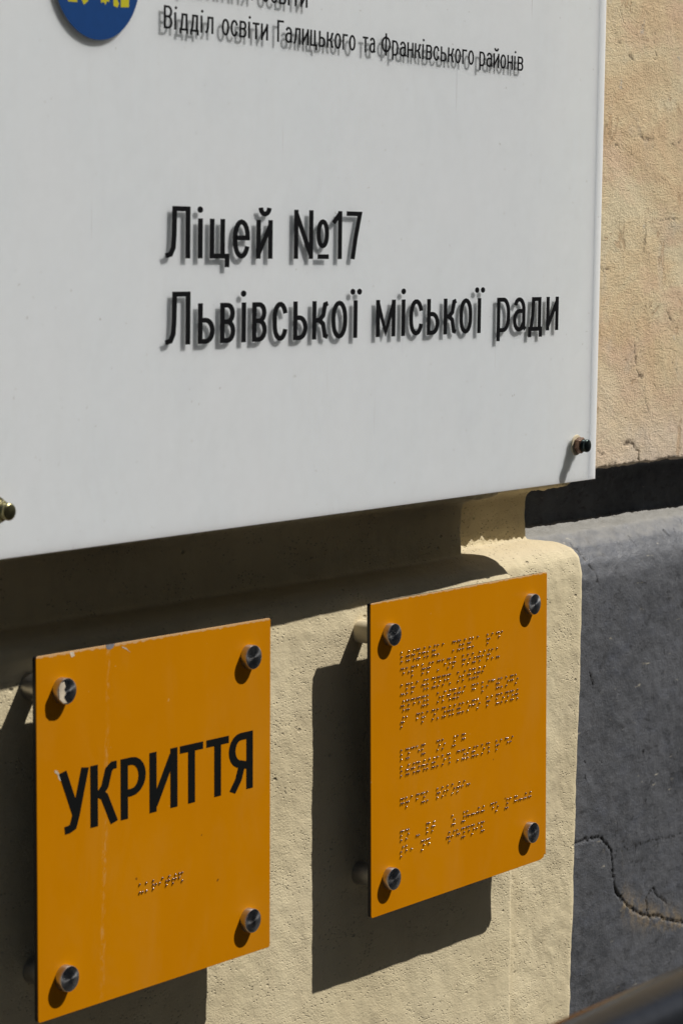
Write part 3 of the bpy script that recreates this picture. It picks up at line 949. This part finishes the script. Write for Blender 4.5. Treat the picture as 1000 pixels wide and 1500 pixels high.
def braille(parent, txt, x0, z0, cell, dx, dz, yf, r=0.7, h=0.9):
    V, Fc = [], []
    for i, ch in enumerate(txt + ' '):
        if ch == ' ' and V:
            me = mesh_pd('braille_word', V, Fc)
            link('braille_word', me, BEAD, parent, smooth=True)['kind'] = 'stuff'
            V, Fc = [], []
        for d in BR.get(ch, ''):
            d = int(d)
            cx = x0 + i * cell + (dx if d > 3 else 0)
            cz = z0 - ((d - 1) % 3) * dz
            dome_into(V, Fc, cx, cz, yf, r, h)

def plate(label, mw, w_, h_, mat, cut, spmat):
    t = thing('amber_plate', label, 'sign', mw, 'amber braille plates')
    out = rounded(w_, h_, 1.6)
    if cut:      # snapped lower right corner
        out = [p for p in out if not (p[0] > w_ / 2 - 4 and p[1] < -h_ / 2 + 4)] + [(w_ / 2 - 7.5, -h_ / 2), (w_ / 2 - 3.2, -h_ / 2 + 1.2), (w_ / 2 - 1.6, -h_ / 2 + 3.8), (w_ / 2, -h_ / 2 + 2.6)]
    # origin at the centre of the front face; amber skin on a black core
    link('face_sheet', prism('face_sheet', out, 0.0, 0.5, 0.15), mat, t)
    link('core', prism('core', [(x * 0.9975, z * 0.9975) for x, z in out], 0.5, 3.2, 0.0), BLACKP, t)
    return t

capm = shade(lathe_y('screw_cap', [(0, -5.0), (6.9, -5.0), (7.45, -4.75), (7.7, -4.2), (7.7, 0.0), (0, 0.0)], 64), 30)
capm.materials.append(STEEL)
RIM = mat_simple('polished_steel_rim', (0.50, 0.51, 0.53), 0.33, 1.0, 0.5, 0.00004, 0.1)
capm.materials.append(RIM)
for p_ in capm.polygons:
    if abs(p_.normal.y) < 0.9:
        p_.material_index = 1
spm = shade(lathe_y('spacer', [(0, 3.2), (7.7, 3.2), (7.9, 3.6), (7.9, 27.5), (0, 27.5)], 48), 30)
def hardware(t, pts, paint):
    for (x, z) in pts:
        o = link('screw_cap', capm, None, t, (x * MM, 0, z * MM))
        o.rotation_euler = (0, random.uniform(0, 6), 0)
    for k, (x, z) in enumerate(pts):
        m_ = spm.copy()
        m_.materials.append(PSPACER if paint and k in paint else SPACER)
        link('spacer', m_, None, t, (x * MM, 0, z * MM))

Y_ = -0.026
P1M = Matrix.Translation(Vector((0.10524435, Y_, 0.10653027))) @ rotv((-4.54105907e-04, 3.73173798e-03, -6.97006170e-03))
P2M = Matrix.Translation(Vector((0.42926860, Y_, 0.10269445))) @ rotv((-5.34303851e-03, -3.98326488e-03, -7.18040645e-03))
p1 = plate('amber square plate with one big black Cyrillic word and a short braille line, lower left', P1M, 210.5, 213.1, YEL1, False, None)
hardware(p1, [(-84.8, 84.6), (83.2, 84.3), (82.9, -84.2), (-83.8, -84.3)], ())
UK = [('У', -86.8, -62.9), ('К', -61.1, -37.3), ('Р', -35.1, -12.9), ('И', -9.6, 15.8), ('Т', 18.1, 39.7), ('Т', 42.8, 64.3), ('Я', 64.3, 87.8)]
lettering(p1, 'letter', UK, 0.2, 36.6, 36.6, 6.4, 4.5, -0.12, 0.01, INKY)
braille(p1, 'укриття', -18.7, -41.7, 6.0, 2.55, 2.5, 0.0)
# chip knocked out of the top edge and scuffs, bare pale laminate
def fleck(t, pts, mat, y=-0.06):
    bm = bmesh.new(); add_poly(bm, pts, 0, 0, y, y + 0.08)
    me = bpy.data.meshes.new('chip'); bm.to_mesh(me); bm.free()
    link('chip', me, mat, t)
CHIP = mat_simple('bare_laminate', (0.66, 0.56, 0.42), 0.7, 0, 0.3, 0.0002, 0.25)
fleck(p1, [(-47.5, 106.6), (-46.6, 104.2), (-44.0, 103.6), (-41.2, 104.4), (-39.5, 106.6)], mat_simple('chip_metal', (0.5, 0.5, 0.55), 0.4, 0.6, 0.5, 0.0002, 0.4))
fleck(p1, [(-91.0, 39.0), (-88.6, 38.4), (-87.2, 36.6), (-86.2, 33.8), (-85.0, 33.0), (-86.0, 32.0), (-87.4, 33.2), (-88.4, 36.0), (-90.6, 37.6)], CHIP)
fleck(p1, [(-33.5, 103.6), (-29.0, 101.6), (-26.2, 99.6), (-29.6, 102.8), (-33.8, 104.4)], CHIP)
fleck(p1, [(-90.6, 90.0), (-87.6, 90.6), (-86.6, 87.5), (-87.8, 86.0), (-86.4, 83.6), (-88.0, 81.6), (-86.8, 79.6), (-85.0, 77.9), (-88.5, 78.2), (-91.4, 80.8), (-92.0, 84.6), (-91.8, 87.8)], CHIP, -5.05)
fleck(p1, [(-78, 106.0), (-76.4, 102.8), (-73.6, 103.4), (-74.6, 106.0)], CHIP)

p2 = plate('amber plate covered in many lines of braille, right of the word plate', P2M, 217.1, 215.3, YEL2, True, None)
hardware(p2, [(-87.5, 84.5), (85.5, 86.4), (84.9, -83.5), (-88.3, -83.7)], (0,))
for row, txt in ((0, 'львівська міська рада'), (1, 'департамент розвитку'), (2, 'управління освіти'), (3, 'відділ освіти галицького'), (4, 'та франківського районів'),
                 (6, 'ліцей  но #17'), (7, 'львівської міської ради'), (9, 'графік роботи:'), (11, 'пн - пт   з #8:00 до #17:00'), (12, 'сб, нд   вихідний')):
    braille(p2, txt, -73.9 - row * 0.07, 70.3 - row * 11.27, 6.12, 2.45, 3.15, 0.0, 0.66, 1.1)

# ------------------------------------------------------------------ handrail in the foreground
rail = thing('handrail', 'black tubular handrail, out of focus in the lower right corner', 'handrail', Matrix.Translation((0.2, -0.5, -0.85)))
def tube(name, p0, p1_, r, n=40):
    p0 = Vector(p0); p1_ = Vector(p1_)
    ax = (p1_ - p0).normalized()
    s_ = ax.orthogonal().normalized(); u = ax.cross(s_)
    V = []; Fc = []
    for p in (p0, p1_):
        for k in range(n):
            a = 2 * math.pi * k / n
            V.append(p + s_ * r * math.cos(a) + u * r * math.sin(a))
    for k in range(n):
        Fc.append((k, (k + 1) % n, n + (k + 1) % n, n + k))
    Fc.append(tuple(range(n))[::-1]); Fc.append(tuple(range(n, 2 * n)))
    return shade(mesh_pd(name, V, Fc), 40)
ZR = 0.137 - 0.021 + 0.85
link('rail', tube('rail', (-0.95, 0, ZR), (1.5, 0, ZR), 0.021), RAIL, rail)
for x in (-0.8, 1.3):
    link('post', tube('post', (x, 0, 0), (x, 0, ZR - 0.019), 0.0175), RAIL, rail)
